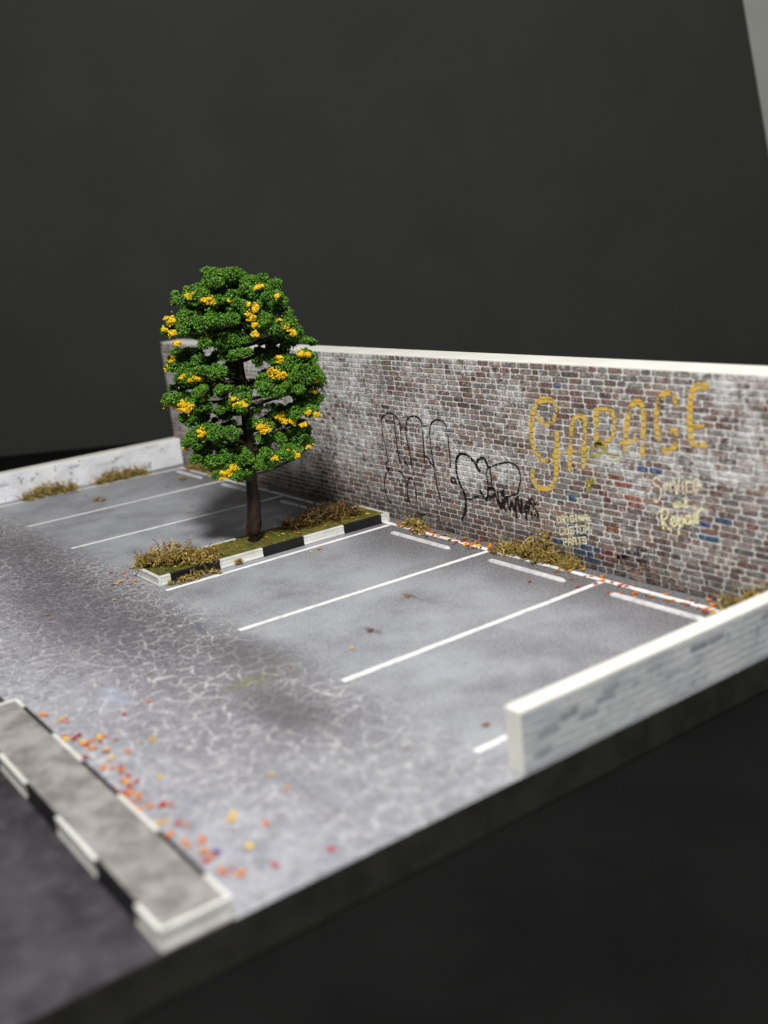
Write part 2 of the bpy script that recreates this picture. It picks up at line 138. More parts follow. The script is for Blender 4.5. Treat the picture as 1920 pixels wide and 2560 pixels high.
# ------------------------------------------------------------------ materials
def mat_board():                            # white foam board edges
    k = NT('white_foam_board', 0.55, 0.3)
    g = k.noise(70, 5, 0.6); b = k.noise(9, 4)
    c = k.mix(k.step(b, .35, .75, 0, .5), rgb(236, 234, 226), rgb(214, 211, 202))
    c = k.mix(k.step(g, .62, .8, 0, .45), c, rgb(178, 172, 162)); k.color(c); k.bump(g, .25, .002); return k.m
def mat_asphalt():
    k = NT('printed_asphalt', 0.5, 0.35); X, Y, Z = k.xyz()
    big = k.noise(2.6, 5, .6); med = k.noise(9, 5, .62); fine = k.noise(170, 3, .7); mid = k.noise(34, 4, .65)
    base = k.mix(k.step(big, .3, .7), rgb(110, 110, 115), rgb(164, 167, 175))
    base = k.mix(k.step(med, .38, .74, 0, .5), base, rgb(176, 178, 184))
    # asphalt print darkens towards the wall, with an uneven edge
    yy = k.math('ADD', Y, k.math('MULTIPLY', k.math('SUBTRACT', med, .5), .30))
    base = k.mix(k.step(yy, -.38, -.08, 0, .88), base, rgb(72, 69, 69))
    # worn dark driving strip where the crazed surface starts
    drv = k.math('MULTIPLY', k.step(Y, -1.36, -1.06, .25, 1), k.step(Y, -.98, -.80, 1, 0))
    drv = k.math('MULTIPLY', drv, k.step(big, .28, .6, .6, 1.0))
    drv = k.math('MULTIPLY', drv, k.step(X, 2.5, 3.1, 1, .35))
    base = k.mix(drv, base, rgb(76, 73, 77))
    # violet cast in the front strip
    base = k.mix(k.math('MULTIPLY', k.step(Y, -.95, -1.3, 0, .34), k.step(mid, .3, .65)), base, rgb(150, 144, 166))
    fl = k.noise(19, 5, .7); base = k.mix(k.math('MULTIPLY', k.step(Y, -.80, -.95, 0, .6), k.step(fl, .52, .36)), base, rgb(96, 93, 98)); base = k.mix(k.math('MULTIPLY', k.step(Y, -.80, -.95, 0, .5), k.step(fl, .54, .68)), base, rgb(186, 184, 186))
    # crazing: two scales of crack cells, faded by patches
    off = k.n('ShaderNodeVectorMath', operation='MULTIPLY_ADD'); k.l(k.noisec(17, 5), off.inputs[0])
    off.inputs[1].default_value = (.070, .070, 0); k.l(k.pos(), off.inputs[2])
    def crack(sc, w):
        v = k.n('ShaderNodeTexVoronoi', feature='DISTANCE_TO_EDGE', voronoi_dimensions='2D'); k.l(off.outputs[0], v.inputs['Vector']); v.inputs['Scale'].default_value = sc
        v.inputs['Randomness'].default_value = 1
        return k.step(v.outputs['Distance'], 0.0, w, 1, 0)
    c1 = crack(21, .072); c2 = crack(44, .12); c3 = crack(9.5, .028)
    zone = k.step(Y, -.93, -.80, 1, 0)
    zone = k.math('MULTIPLY', zone, k.step(med, .30, .50, .35, 1))
    zone = k.math('MULTIPLY', zone, k.step(Y, -1.38, -1.12, .8, 1)); zone = k.math('MULTIPLY', zone, k.step(X, 2.55, 3.0, 1, .65))
    left = k.step(X, 2.3, 1.3, 0, 1)
    z2 = k.math('MULTIPLY', zone, k.math('ADD', k.math('MULTIPLY', left, .55), .35))
    base = k.mix(k.math('MULTIPLY', k.math('MULTIPLY', c2, z2), k.step(mid, .34, .56, .15, .9)), base, rgb(212, 210, 207))
    base = k.mix(k.math('MULTIPLY', k.math('MULTIPLY', c1, zone), k.step(mid, .38, .58, .05, .92)), base, rgb(222, 220, 216))
    base = k.mix(k.math('MULTIPLY', k.math('MULTIPLY', c3, zone), k.step(med, .42, .6, 0, .55)), base, rgb(192, 191, 188))
    # fine print grain
    base = k.mix(k.step(fine, .35, .68, 0, .42), base, rgb(188, 189, 193)); base = k.mix(k.step(fine, .50, .30, 0, .40), base, rgb(66, 66, 70))
    # a few faded oil and paint stains
    def spot(x, y, rx, ry, c, a):
        nonlocal base
        d = k.n('ShaderNodeVectorMath', operation='SUBTRACT'); k.l(off.outputs[0], d.inputs[0]); d.inputs[1].default_value = (x + .035, y + .035, 0)
        s2 = k.n('ShaderNodeVectorMath', operation='MULTIPLY'); k.l(d.outputs[0], s2.inputs[0]); s2.inputs[1].default_value = (1 / rx, 1 / ry, 0)
        ln = k.n('ShaderNodeVectorMath', operation='LENGTH'); k.l(s2.outputs[0], ln.inputs[0])
        base = k.mix(k.math('MULTIPLY', k.step(ln.outputs['Value'], 1.0, .2, 0, a), k.step(mid, .25, .6, .4, 1)), base, c)
    spot(2.43, -1.01, .04, .10, rgb(118, 118, 72), .55); spot(2.62, -1.03, .22, .10, rgb(88, 86, 88), .75); spot(2.30, -.93, .25, .12, rgb(84, 82, 84), .6)
    spot(2.27, -1.26, .10, .05, rgb(172, 174, 196), .5); spot(2.02, -.93, .06, .02, rgb(92, 98, 120), .8); spot(2.39, -.66, .05, .018, rgb(92, 88, 82), .9)
    spot(2.266, -.45, .04, .012, rgb(104, 100, 92), .9); spot(1.6, -1.1, .75, .26, rgb(72, 69, 74), .62); spot(.9, -1.0, .6, .2, rgb(84, 81, 86), .5)
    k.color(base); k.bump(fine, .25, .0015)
    k.set(k.b.inputs['Roughness'], k.step(mid, .3, .7, .42, .62)); return k.m
def mat_street():
    k = NT('dark_street_print', .45, .35); a = k.noise(5, 5, .6); b = k.noise(28, 4); f = k.noise(150, 2)
    c = k.mix(k.step(a, .32, .7), rgb(38, 36, 39), rgb(72, 70, 75)); c = k.mix(k.step(b, .45, .75, 0, .35), c, rgb(92, 92, 97))
    c = k.mix(k.step(f, .55, .75, 0, .3), c, rgb(28, 28, 30)); k.color(c); k.bump(f, .2, .001); return k.m
def mat_line(name='line_paint'):
    k = NT(name, .5, .35); a = k.noise(26, 5, .65); f = k.noise(160, 3)
    c = k.mix(k.step(a, .52, .74, 0, .75), rgb(243, 243, 242), rgb(170, 171, 176)); c = k.mix(k.step(f, .6, .75, 0, .3), c, rgb(150, 150, 152)); k.color(c); return k.m
def mat_brick():
    k = NT('weathered_brick', .62, .28); X, Y, Z = k.xyz()
    at = k.n('ShaderNodeAttribute', attribute_name='tint'); c = at.outputs['Color']; keep = at.outputs['Alpha']
    wv = k.scaled(1, 1, 1.6); big = k.noise(3.2, 5, .65, wv); med = k.noise(15, 5, .68); fine = k.noise(150, 4, .75); f2 = k.noise(62, 4, .7)
    c = k.mix(k.step(fine, .38, .62), k.mix(.60, c, rgb(40, 32, 32)), c)
    c = k.mix(k.step(f2, .50, .72, 0, .55), c, rgb(196, 190, 184))
    c = k.mix(k.step(fine, .55, .68, 0, .5), c, rgb(214, 210, 205))
    # lime wash: patches broken up by the brick texture; fades to the foot of the wall
    w = k.math('ADD', k.math('MULTIPLY', big, .75), k.math('ADD', k.math('MULTIPLY', med, .45), k.math('MULTIPLY', f2, .42)))
    w = k.math('ADD', w, k.step(Z, .05, .25, -.10, .0))
    w = k.math('ADD', w, k.step(X, 1.9, 2.5, .05, -.03)); w = k.math('ADD', w, k.step(X, 2.65, 2.95, 0, .08))
    m = k.math('MULTIPLY', k.step(w, .79, .99, 0, .90), k.math('SUBTRACT', 1.0, keep))
    c = k.mix(m, c, rgb(221, 222, 221))
    c = k.mix(k.math('MULTIPLY', k.step(fine, .47, .36, 0, .75), .8), c, rgb(24, 20, 20))
    foot_tone = k.math('MULTIPLY', k.step(Z, .13, .02, 0, .6), k.step(med, .35, .6, .3, 1)); c = k.mix(foot_tone, c, rgb(44, 40, 39))  # bricks darken in patches towards the foot of the wall
    k.color(c); k.bump(f2, .35, .002); return k.m
def mat_mortar():
    k = NT('pale_mortar', .8, .15); X, Y, Z = k.xyz(); a = k.noise(5, 5, .6); f = k.noise(120, 4, .7)
    c = k.mix(k.step(a, .3, .7), rgb(200, 198, 193), rgb(224, 224, 221)); c = k.mix(k.step(f, .55, .75, 0, .4), c, rgb(120, 114, 110))
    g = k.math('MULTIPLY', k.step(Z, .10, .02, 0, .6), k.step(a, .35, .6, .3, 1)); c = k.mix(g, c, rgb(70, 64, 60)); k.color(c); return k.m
def mat_whitebrick(lo, hi, sm):
    k = NT('whitewashed_brick', .5, .35); at = k.n('ShaderNodeAttribute', attribute_name='tint')
    v = k.scaled(1, 1, 1.3); a = k.noise(9, 5, .65, v); b = k.noise(45, 4, .65, v); s = k.noise(20, 3, .7)
    c = k.mix(k.step(a, .35, .68), hi, lo); c = k.mix(k.step(b, .56, .78, 0, .4), c, rgb(160, 163, 169)); c = k.mix(k.step(s, .60, .67, 0, sm), c, rgb(84, 84, 92))
    c = k.mix(.8, c, at.outputs['Color'], 'MULTIPLY'); k.color(c); k.bump(b, .2, .0015); return k.m
def mat_paint(name, c1, c2, rough=.55, sc=40):
    k = NT(name, rough, .3); a = k.noise(sc, 4, .65); k.color(k.mix(k.step(a, .35, .68), c1, c2)); return k.m
def mat_kerb(name, c1, c2, c3):
    k = NT(name, .38, .45); a = k.noise(30, 4, .6); f = k.noise(190, 3, .8); c = k.mix(k.step(a, .35, .7), c1, c2); c = k.mix(k.step(f, .66, .74), c, c3); k.color(c); k.bump(f, .5, .003); return k.m
def mat_tint(name, rough, spec, var=.35):
    k = NT(name, rough, spec); at = k.n('ShaderNodeAttribute', attribute_name='tint'); f = k.noise(220, 2)
    k.color(k.mix(k.step(f, .3, .7, var, 0), at.outputs['Color'], (0, 0, 0, 1))); return k.m
def mat_black(name, c1, c2, sc, rough=.9, spec=.15):
    k = NT(name, rough, spec); a = k.noise(sc, 5, .6); f = k.noise(160, 2, .6); c = k.mix(k.step(a, .3, .7), c1, c2); k.color(c); k.bump(f, .15, .002); return k.m

M = dict(
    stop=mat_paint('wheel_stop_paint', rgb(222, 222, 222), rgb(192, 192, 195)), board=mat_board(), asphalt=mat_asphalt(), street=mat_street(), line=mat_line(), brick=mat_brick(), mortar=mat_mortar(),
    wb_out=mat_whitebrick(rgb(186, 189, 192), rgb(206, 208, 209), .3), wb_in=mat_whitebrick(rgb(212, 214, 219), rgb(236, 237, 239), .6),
    wb_joint=mat_paint('whitewashed_joint', rgb(196, 198, 200), rgb(204, 206, 208)),
    yellow=mat_paint('mustard_sign_paint', rgb(232, 186, 46), rgb(224, 196, 118)), black=mat_paint('black_spray_paint', rgb(12, 10, 12), rgb(26, 22, 24), .35),
    lemon=mat_paint('faded_lemon_paint', rgb(196, 184, 66), rgb(150, 140, 60)), cream=mat_paint('cream_sign_paint', rgb(252, 246, 198), rgb(242, 234, 180)),
    peach=mat_paint('pale_peach_paint', rgb(250, 236, 204), rgb(238, 220, 186)), tan=mat_paint('tan_wash', rgb(176, 142, 110), rgb(150, 124, 100)),
    kwhite=mat_kerb('white_kerb_paint', rgb(226, 226, 220), rgb(204, 205, 198), rgb(240, 240, 236)), kblack=mat_kerb('black_kerb_paint', rgb(16, 15, 17), rgb(26, 25, 28), rgb(70, 70, 74)),
    concrete=mat_paint('grey_flocked_concrete', rgb(150, 147, 143), rgb(112, 108, 105), .85, 20),
    foam=mat_tint('foliage_foam', .5, .4, .2), gold=mat_tint('yellow_foam', .5, .4, .1), moss=mat_tint('dried_moss', .55, .35, .3), leaf=mat_tint('leaf_flake', .5, .35, .12),
    bark=mat_black('brown_wire_bark', rgb(50, 32, 23), rgb(26, 16, 12), 60, .45, .4), core=mat_black('dark_foam_core', rgb(24, 40, 12), rgb(14, 26, 8), 60),
    paper=mat_black('black_backdrop_paper', rgb(54, 55, 53), rgb(57, 58, 56), 2.2, .9, .05), table=mat_black('black_table_paper', rgb(16, 17, 16), rgb(21, 22, 21), 3, .95, .03),
    plaster=mat_black('pale_room_plaster', rgb(176, 178, 170), rgb(184, 186, 178), 3), edge=mat_black('black_foam_board_edge', rgb(50, 50, 44), rgb(36, 36, 32), 16, .75, .15))
# turf print on the planted island
k = NT('turf_mat', .8, .2); a = k.noise(22, 5, .7); f = k.noise(110, 4, .75)
c = k.mix(k.step(a, .35, .65), rgb(56, 72, 22), rgb(116, 108, 50)); c = k.mix(k.step(f, .52, .68, 0, .8), c, rgb(176, 152, 74)); c = k.mix(k.step(f, .46, .34, 0, .8), c, rgb(34, 44, 14)); k.color(c); k.bump(f, .8, .006); M['turf'] = k.m

# ------------------------------------------------------------------ setting: table, backdrop, room wall
struct(mesh_obj('table', [(-9, -9, -TB - .002), (9, -9, -TB - .002), (9, 9, -TB - .002), (-9, 9, -TB - .002)], [(0, 1, 2, 3)], M['table']), 'matt black table top under and around the diorama')
def sheet(name, pts, thick, mat):
    """pts: (along, up) on the plane facing the camera side behind the model"""
    o0 = Vector((-1.56, -.25, 0)); fr = [o0 + TT * a + Vector((0, 0, z)) for a, z in pts]; bk = [p - TN * thick for p in fr]; n = len(pts)
    fs = [tuple(range(n)), tuple(range(2 * n - 1, n - 1, -1))] + [(i, i + n, (i + 1) % n + n, (i + 1) % n) for i in range(n)]
    return mesh_obj(name, fr + bk, fs, mat)
tag(sheet('backdrop', [(-4.2, -TB - .001), (4.385, -TB - .001), (3.84, 3.15), (-4.2, 3.15)], .012, M['paper']), 'tall matt black backdrop sheet standing behind the brick wall', 'backdrop')
o0 = Vector((-1.56, -.25, 0)) - TN * 1.6
wl = [o0 - TT * 7, o0 + TT * 9]
struct(mesh_obj('room_wall', [wl[0] + Vector((0, 0, -TB)), wl[1] + Vector((0, 0, -TB)), wl[1] + Vector((0, 0, 5.5)), wl[0] + Vector((0, 0, 5.5))], [(0, 1, 2, 3)], M['plaster']), 'pale grey room wall beyond the edge of the backdrop')

# ------------------------------------------------------------------ base board, lot, street
tag(box('base_board', (XL - .01, YF, -TB), (XO, TW, -.0012), M['edge'], bevel=.002), 'thick black foam board base under the whole parking lot', 'base board')
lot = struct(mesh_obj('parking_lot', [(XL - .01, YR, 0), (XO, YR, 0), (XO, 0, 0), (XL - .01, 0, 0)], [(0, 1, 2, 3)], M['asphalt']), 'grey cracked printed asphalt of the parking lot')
struct(mesh_obj('street', [(XL - .01, YF, 0), (XO, YF, 0), (XO, YR, 0), (XL - .01, YR, 0)], [(0, 1, 2, 3)], M['street']), 'dark street strip in front of the lot')
def strip(x0, y0, x1, y1, w, z=.0008):
    d = Vector((x1 - x0, y1 - y0, 0)); L = d.length; d.normalize(); s = Vector((-d.y, d.x, 0)) * w / 2; n = max(2, int(L / .02)); vs_ = []; fs = []
    for i in range(n + 1):
        p = Vector((x0, y0, z)) + d * L * i / n; j = R.uniform(.88, 1.06)
        vs_ += [p + s * j, p - s * R.uniform(.88, 1.06)]
        if i: fs.append((2 * i - 2, 2 * i - 1, 2 * i + 1, 2 * i))
    return mesh_obj('painted_line', vs_, fs, M['line'], lot)
for x0, x1, yb in ((2.577, 2.586, -.872), (2.137, 2.125, -.874), (1.655, 1.667, -.86), (.968, .963, -.88), (.500, .507, -.878)):
    strip(x0, -.060, x1, yb, .0185)
strip(.078, -.06, .050, -.875, .0165); strip(3.035, -.884, 3.033, -.76, .0165)
strip(.06, -.050, 3.115, -.050, .019, .0010)

# ------------------------------------------------------------------ brickwork
def brick_cols():
    r = R.random()
    pal = [(142, 118, 109), (126, 101, 93), (154, 134, 126), (114, 96, 90), (166, 150, 143), (150, 140, 134), (170, 167, 162), (132, 126, 121), (124, 94, 82), (156, 132, 114)]
    c = R.choice(pal); f = R.uniform(.82, 1.12)
    return tuple(lin(min(255, x * f)) for x in c)
def brick_shape(w, h, dep, j=.0008, n_c=.25):
    """outline with knocked corners, bevelled face; local coords: width, height, outwards"""
    c = min(w, h) * n_c
    out = [(-w / 2 + c, -h / 2), (0, -h / 2), (w / 2 - c, -h / 2), (w / 2, -h / 2 + c), (w / 2, h / 2 - c), (w / 2 - c, h / 2), (0, h / 2), (-w / 2 + c, h / 2), (-w / 2, h / 2 - c), (-w / 2, -h / 2 + c)]
    out = [(x + R.uniform(-j, j), y + R.uniform(-j, j)) for x, y in out]; n = len(out); b = .0012
    V = [(x, y, 0) for x, y in out] + [(x * (1 - 2 * b / w), y * (1 - 2 * b / h), dep + R.uniform(-.0003, .0003)) for x, y in out]
    F = [(i, (i + 1) % n, n + (i + 1) % n, n + i) for i in range(n)] + [tuple(range(n, 2 * n))]
    return V, F
def lay(x0, x1, z0, z1, course, gap, lens):
    rows = []; n = round((z1 - z0) / course); course = (z1 - z0) / n
    for r in range(n):
        x = x0 - R.uniform(0, .045); row = []; zc = z0 + (r + .5) * course
        while x < x1:
            L = R.uniform(*lens) * (R.uniform(.5, .62) if R.random() < .2 else 1)
            a, b = max(x, x0), min(x + L, x1)
            if b - a > .012: row.append([(a + b) / 2, zc + R.uniform(-.0007, .0007), (b - a) - gap * R.uniform(.85, 1.2), course - gap * R.uniform(.9, 1.15)])
            x += L
        rows.append(row)
    return rows
BR_DEP = .0014
wall = tag(empty('brick_wall', (1.55, .05, 0)), 'long weathered brick wall with graffiti and painted garage lettering', 'wall')
WI = Matrix.Translation(-Vector((1.55, .05, 0)))
def wchild(o): o.parent = wall; o.matrix_parent_inverse = WI; return o
wchild(box('wall_core', (XL, .0015, .0005), (XO, TW, H), M['board'], bevel=.0025))
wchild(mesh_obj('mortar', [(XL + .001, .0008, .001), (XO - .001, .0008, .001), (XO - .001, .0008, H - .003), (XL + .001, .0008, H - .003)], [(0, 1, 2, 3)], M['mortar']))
rows = lay(XL + .001, XO - .001, .001, H - .003, .0160, .0027, (.042, .064))
special = [(p, (48, 86, 126)) for p in D['blue']] + [(p, (128, 58, 50)) for p in D['red']] + [(p, (156, 92, 66)) for p in D['orange']]
occupied = rows
allb = []
for row in rows:
    for b in row:
        c = brick_cols(); keep = 0.0
        for (px, pz), sc in special:
            if abs(px - b[0]) < b[2] / 2 + .003 and abs(pz - b[1]) < b[3] / 2 + .0025: c = tuple(lin(v * R.uniform(.85, 1.1)) for v in sc); keep = .6
        if R.random() < .012 and b[0] > 2.2: c = tuple(lin(v) for v in R.choice([(70, 90, 116), (122, 70, 64), (140, 84, 70)])); keep = .5
        allb.append((b, c, keep))
camp = Vector(cam.location)
def seen(b):                                 # apparent size, for the bricks in the frame and clear of the tree
    if b[0] > 2.93 or b[1] < .03 + max(0, (b[0] - 2.6)) * .25: return 0
    dv = Vector((b[0], 0, b[1])) - camp; return b[2] * b[3] / dv.length_squared * abs(dv.normalized().y)
order = sorted(range(len(allb)), key=lambda i: -seen(allb[i][0])); single = set(order[:300])
SV, SF, SA = [], [], []
for i, (b, c, keep) in enumerate(allb):
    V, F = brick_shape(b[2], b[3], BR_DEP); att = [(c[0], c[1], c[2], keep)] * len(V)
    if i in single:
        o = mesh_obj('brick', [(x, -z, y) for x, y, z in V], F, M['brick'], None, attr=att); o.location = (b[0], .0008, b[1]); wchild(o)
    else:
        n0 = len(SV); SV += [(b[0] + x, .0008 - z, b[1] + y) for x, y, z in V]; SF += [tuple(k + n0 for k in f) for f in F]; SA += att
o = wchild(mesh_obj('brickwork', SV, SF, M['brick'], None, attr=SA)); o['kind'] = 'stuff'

def low_wall(name, label, xc, x_face, sgn, y1, mat, mark, thick_lo, thick_hi, lens):
    t = tag(empty(name, (xc, (y1 + 0) / 2, 0)), label, 'low wall'); inv = Matrix.Translation(-Vector(t.location))
    def ch(o): o.parent = t; o.matrix_parent_inverse = inv; return o
    ch(box('wall_core', (thick_lo, y1, .0006), (thick_hi, -.0035, HL), M['board'], bevel=.003))
    fx = x_face + sgn * .0006
    q = [(fx, y1 + .002, .002), (fx, -.006, .002), (fx, -.006, HL - .004), (fx, y1 + .002, HL - .004)]
    ch(mesh_obj('joint_face', q, [(0, 1, 2, 3) if sgn > 0 else (3, 2, 1, 0)], mat, attr=[(.93, .93, .94, 1)] * 4))
    bricks = [b for row in lay(y1 + .003, -.006, .003, HL - .005, .0165, .0013, lens) for b in row]; marks = {}
    for py, pz, cc in mark: marks[min(range(len(bricks)), key=lambda i: (bricks[i][0] - py) ** 2 + (bricks[i][1] - pz) ** 2)] = cc
    for i, b in enumerate(bricks):
        V, F = brick_shape(b[2], b[3], .0004, .0007, .22); g = R.uniform(.92, 1.0); tint = marks.get(i, (g, g, g * 1.01, 1))
        if R.random() < .04 and i not in marks: g = R.uniform(.74, .88); tint = (g, g, g * 1.03, 1)
        W = [(sgn * z, x * sgn, y) for x, y, z in V]
        o = mesh_obj('brick', W, F, mat, None, attr=[tint] * len(W)); o.location = (fx, b[0], b[1]); ch(o)
    return t
low_wall('low_wall', 'low white boundary wall nearest the camera, its outer face in pale grey brick', (XI + XO) / 2, XO - .002, 1, YW, M['wb_out'],
         [(-.14, .045, (.16, .05, .07, 1)), (-.05, .085, (.12, .12, .16, 1)), (-.40, .09, (.35, .35, .39, 1)), (-.35, .092, (.42, .42, .46, 1)), (-.75, .07, (.42, .43, .48, 1)), (-.69, .07, (.5, .51, .55, 1)), (-.66, .09, (.55, .56, .6, 1)), (-.72, .055, (.52, .52, .57, 1)), (-.6, .075, (.62, .63, .67, 1)), (-.83, .05, (.55, .55, .6, 1)), (-.84, .03, (.6, .6, .64, 1)), (-.22, .1, (.6, .6, .64, 1)), (-.5, .06, (.7, .7, .73, 1))], XI, XO - .002, (.040, .055))
low_wall('low_wall', 'low white boundary wall at the far left end, behind two moss tufts', XL / 2, 0, 1, -.95, M['wb_in'], [(-.28, .09, (.6, .6, .63, 1)), (-.50, .095, (.55, .55, .58, 1)), (-.8, .06, (.6, .6, .64, 1))], XL, 0, (.045, .07))

# ------------------------------------------------------------------ paint on the bricks
def in_brick(x, z):
    n = len(occupied); r = int((z - .001) / ((H - .004) / n))
    if r < 0 or r >= n: return True
    for b in occupied[r]:
        if abs(x - b[0]) < b[2] / 2 and abs(z - b[1]) < b[3] / 2: return True
    return False
def smooth_line(p, n=6):
    out = []
    for i in range(len(p) - 1):
        a, b, c, d = p[max(i - 1, 0)], p[i], p[i + 1], p[min(i + 2, len(p) - 1)]
        for j in range(n):
            t = j / n
            out.append(tuple(.5 * (2 * b[k] + (c[k] - a[k]) * t + (2 * a[k] - 5 * b[k] + 4 * c[k] - d[k]) * t * t + (3 * b[k] - a[k] - 3 * c[k] + d[k]) * t ** 3) for k in (0, 1)))
    return out + [p[-1]]
def paint(name, strokes, width, mat, cell=.0020, mortar=.3, wear=.0, curve=True, label=None, wscale=45, vary=.12, y=-.0013):
    """strokes worn into small flecks of paint lying on the brick faces"""
    cells = set()
    for si, st in enumerate(strokes):
        w = width[si] if isinstance(width, (list, tuple)) else width
        p = smooth_line(st) if curve else st
        for a, b in zip(p[:-1], p[1:]):
            L = math.hypot(b[0] - a[0], b[1] - a[1]); n = max(1, int(L / (cell * .7)))
            for i in range(n + 1):
                x = a[0] + (b[0] - a[0]) * i / n; z = a[1] + (b[1] - a[1]) * i / n
                r = w / 2 * (1 + vary * 2 * noise.noise(Vector((x * 25, z * 25, si * 3.1)))); k = int(r / cell) + 1
                for u in range(-k, k + 1):
                    for v in range(-k, k + 1):
                        if (u * u + v * v) * cell * cell <= r * r * R.uniform(.85, 1.15) or (u == 0 and v == 0): cells.add((int(round(x / cell)) + u, int(round(z / cell)) + v))
    V, F = [], []
    for u, v in sorted(cells):
        x, z = u * cell, v * cell
        inb = in_brick(x, z)
        if not inb and R.random() > mortar: continue
        if wear and noise.noise(Vector((x * wscale, z * wscale, 1.7))) * .6 + noise.noise(Vector((x * 190, z * 190, 5))) * .45 + (wear - .5) * .9 > .18: continue
        n0 = len(V); yy = y if inb else .0003; h = cell * .52
        V += [(x - h, yy, z - h), (x + h, yy, z - h), (x + h, yy, z + h), (x - h, yy, z + h)]; F.append((n0, n0 + 1, n0 + 2, n0 + 3))
    if not F: return None
    o = wchild(np_obj(name, V, np.array(F), mat))
    if label: o['label'] = label
    return o
for q, s in enumerate(D['thin']): paint('graffiti_line', [s], .0050, M['black'], .0016, .8, .08)
paint('graffiti_line', D['heart'], [.0088, .007], M['black'], .0016, .8, .12, label='thick black sprayed heart curve')
for s in D['loop']: paint('graffiti_line', [s], .0050, M['black'], .0016, .8, .12)
paint('graffiti_tag', D['tag'], .0075, M['black'], .0016, .85, .15, label='dense black scribbled tag')
gw = [[.0140, .0105, .0130], [.0118, .007], [.0152, .0105], [.0130, .0075], [.0130, .0120], [.0150, .0075]]
for i, (l, w) in enumerate(zip(D['garage'], gw)): paint('painted_letter', l, w, M['yellow'], .0016, .80, (.44, .54, .52, .50, .56, .44)[i], label='mustard yellow letter ' + 'GARAGE'[i])
paint('paint_scribble', D['scrib'], .0085, M['lemon'], .002, .4, .42, label='faded lemon scribble under the lettering')
for t, st in D['words']: paint('painted_word', st, .0040, M['cream'], .0012, 1.0, .0, curve=False, label='small cream block word ' + t, vary=.08)
for (t, st), w in zip(D['script'], (.0050, .0038, .0058)): paint('painted_word', st, w, M['peach'] if t == 'Service' else M['cream'], .0014, .8, .20 if t == 'Service' else .0, label='cream hand lettered word ' + t, vary=.1)
for i, (x, z) in enumerate(D['tan']):
    st = [[(x + R.uniform(-.03, .03), z + R.uniform(0, .03)), (x + R.uniform(-.03, .03), z - R.uniform(.0, .05))] for _ in range(5)]
    paint('paint_stain', st, .016, M['tan'], .002, .5, .86, curve=False, wscale=60, vary=.4, y=-.00115)

# ------------------------------------------------------------------ wheel stops
def wheel_stop(x0, x1, y, label):
    w, h = .0078, .0065; V = []
    for x, e in ((x0, .4), (x0 + .012, 1), (x1 - .012, 1), (x1, .4)):
        V += [(x, y - w * e, .0006), (x, y + w * e, .0006), (x, y + w * .6 * e, h * e + .0006), (x, y - w * .6 * e, h * e + .0006)]
    F = [(3, 2, 1, 0), (12, 13, 14, 15)] + [(4 * i + a, 4 * i + (a + 1) % 4, 4 * i + 4 + (a + 1) % 4, 4 * i + 4 + a) for i in range(3) for a in range(4)]
    tag(mesh_obj('wheel_stop', V, F, M['stop']), label, 'wheel stop', 'white wheel stops along the brick wall')
for x0, x1, y, lb in ((2.657, 2.945, -.118, 'white wheel stop in the bay beside the nearest low wall'), (2.205, 2.505, -.118, 'white wheel stop below the painted custom parts lettering'), (1.735, 2.030, -.115, 'white wheel stop in the bay just right of the planted island'),
                      (.126, .375, -.100, 'white wheel stop in the bay beside the far left wall'), (.560, .815, -.104, 'white wheel stop in the middle bay behind the tree'), (1.040, 1.29, -.111, 'white wheel stop in the shaded bay left of the planted island')):
    wheel_stop(x0, x1, y, lb)

# ------------------------------------------------------------------ kerbed islands
def kerb_run(parent, p0, p1, inward, h, cuts, first, prof_w):
    """blocks of moulded kerb along p0>p1; profile: foot lip, upright, top rim"""
    d = (p1 - p0); L = d.length; d.normalize()
    w = prof_w; prof = [(0, .0012), (0, h * .20), (w * .16, h * .25), (w * .16, h * .80), (w * .06, h * .84), (w * .06, h * .97), (w * .12, h), (w, h), (w, .0012)]
    for i, (a, b) in enumerate(zip(cuts[:-1], cuts[1:])):
        V, F = [], []; n = len(prof); g = .0004
        for s in (a + g, b - g):
            for q, z in prof:
                P = p0 + d * s + inward * q; V.append((P.x, P.y, z + R.uniform(-.0003, .0003)))
        F = [(k, (k + 1) % n, n + (k + 1) % n, n + k) for k in range(n)] + [tuple(range(n - 1, -1, -1)), tuple(range(n, 2 * n))]
        black = (i % 2 == 0) == (first == 'black')
        bm = bmesh.new(); vv = [bm.verts.new(v) for v in V]
        for f in F: bm.faces.new([vv[k] for k in f])
        bmesh.ops.recalc_face_normals(bm, faces=bm.faces[:]); me = bpy.data.meshes.new('kerb_block'); bm.to_mesh(me); bm.free()
        me.materials.append(M['kblack' if black else 'kwhite']); o = bpy.data.objects.new('kerb_block', me); col.objects.link(o); parent(o)
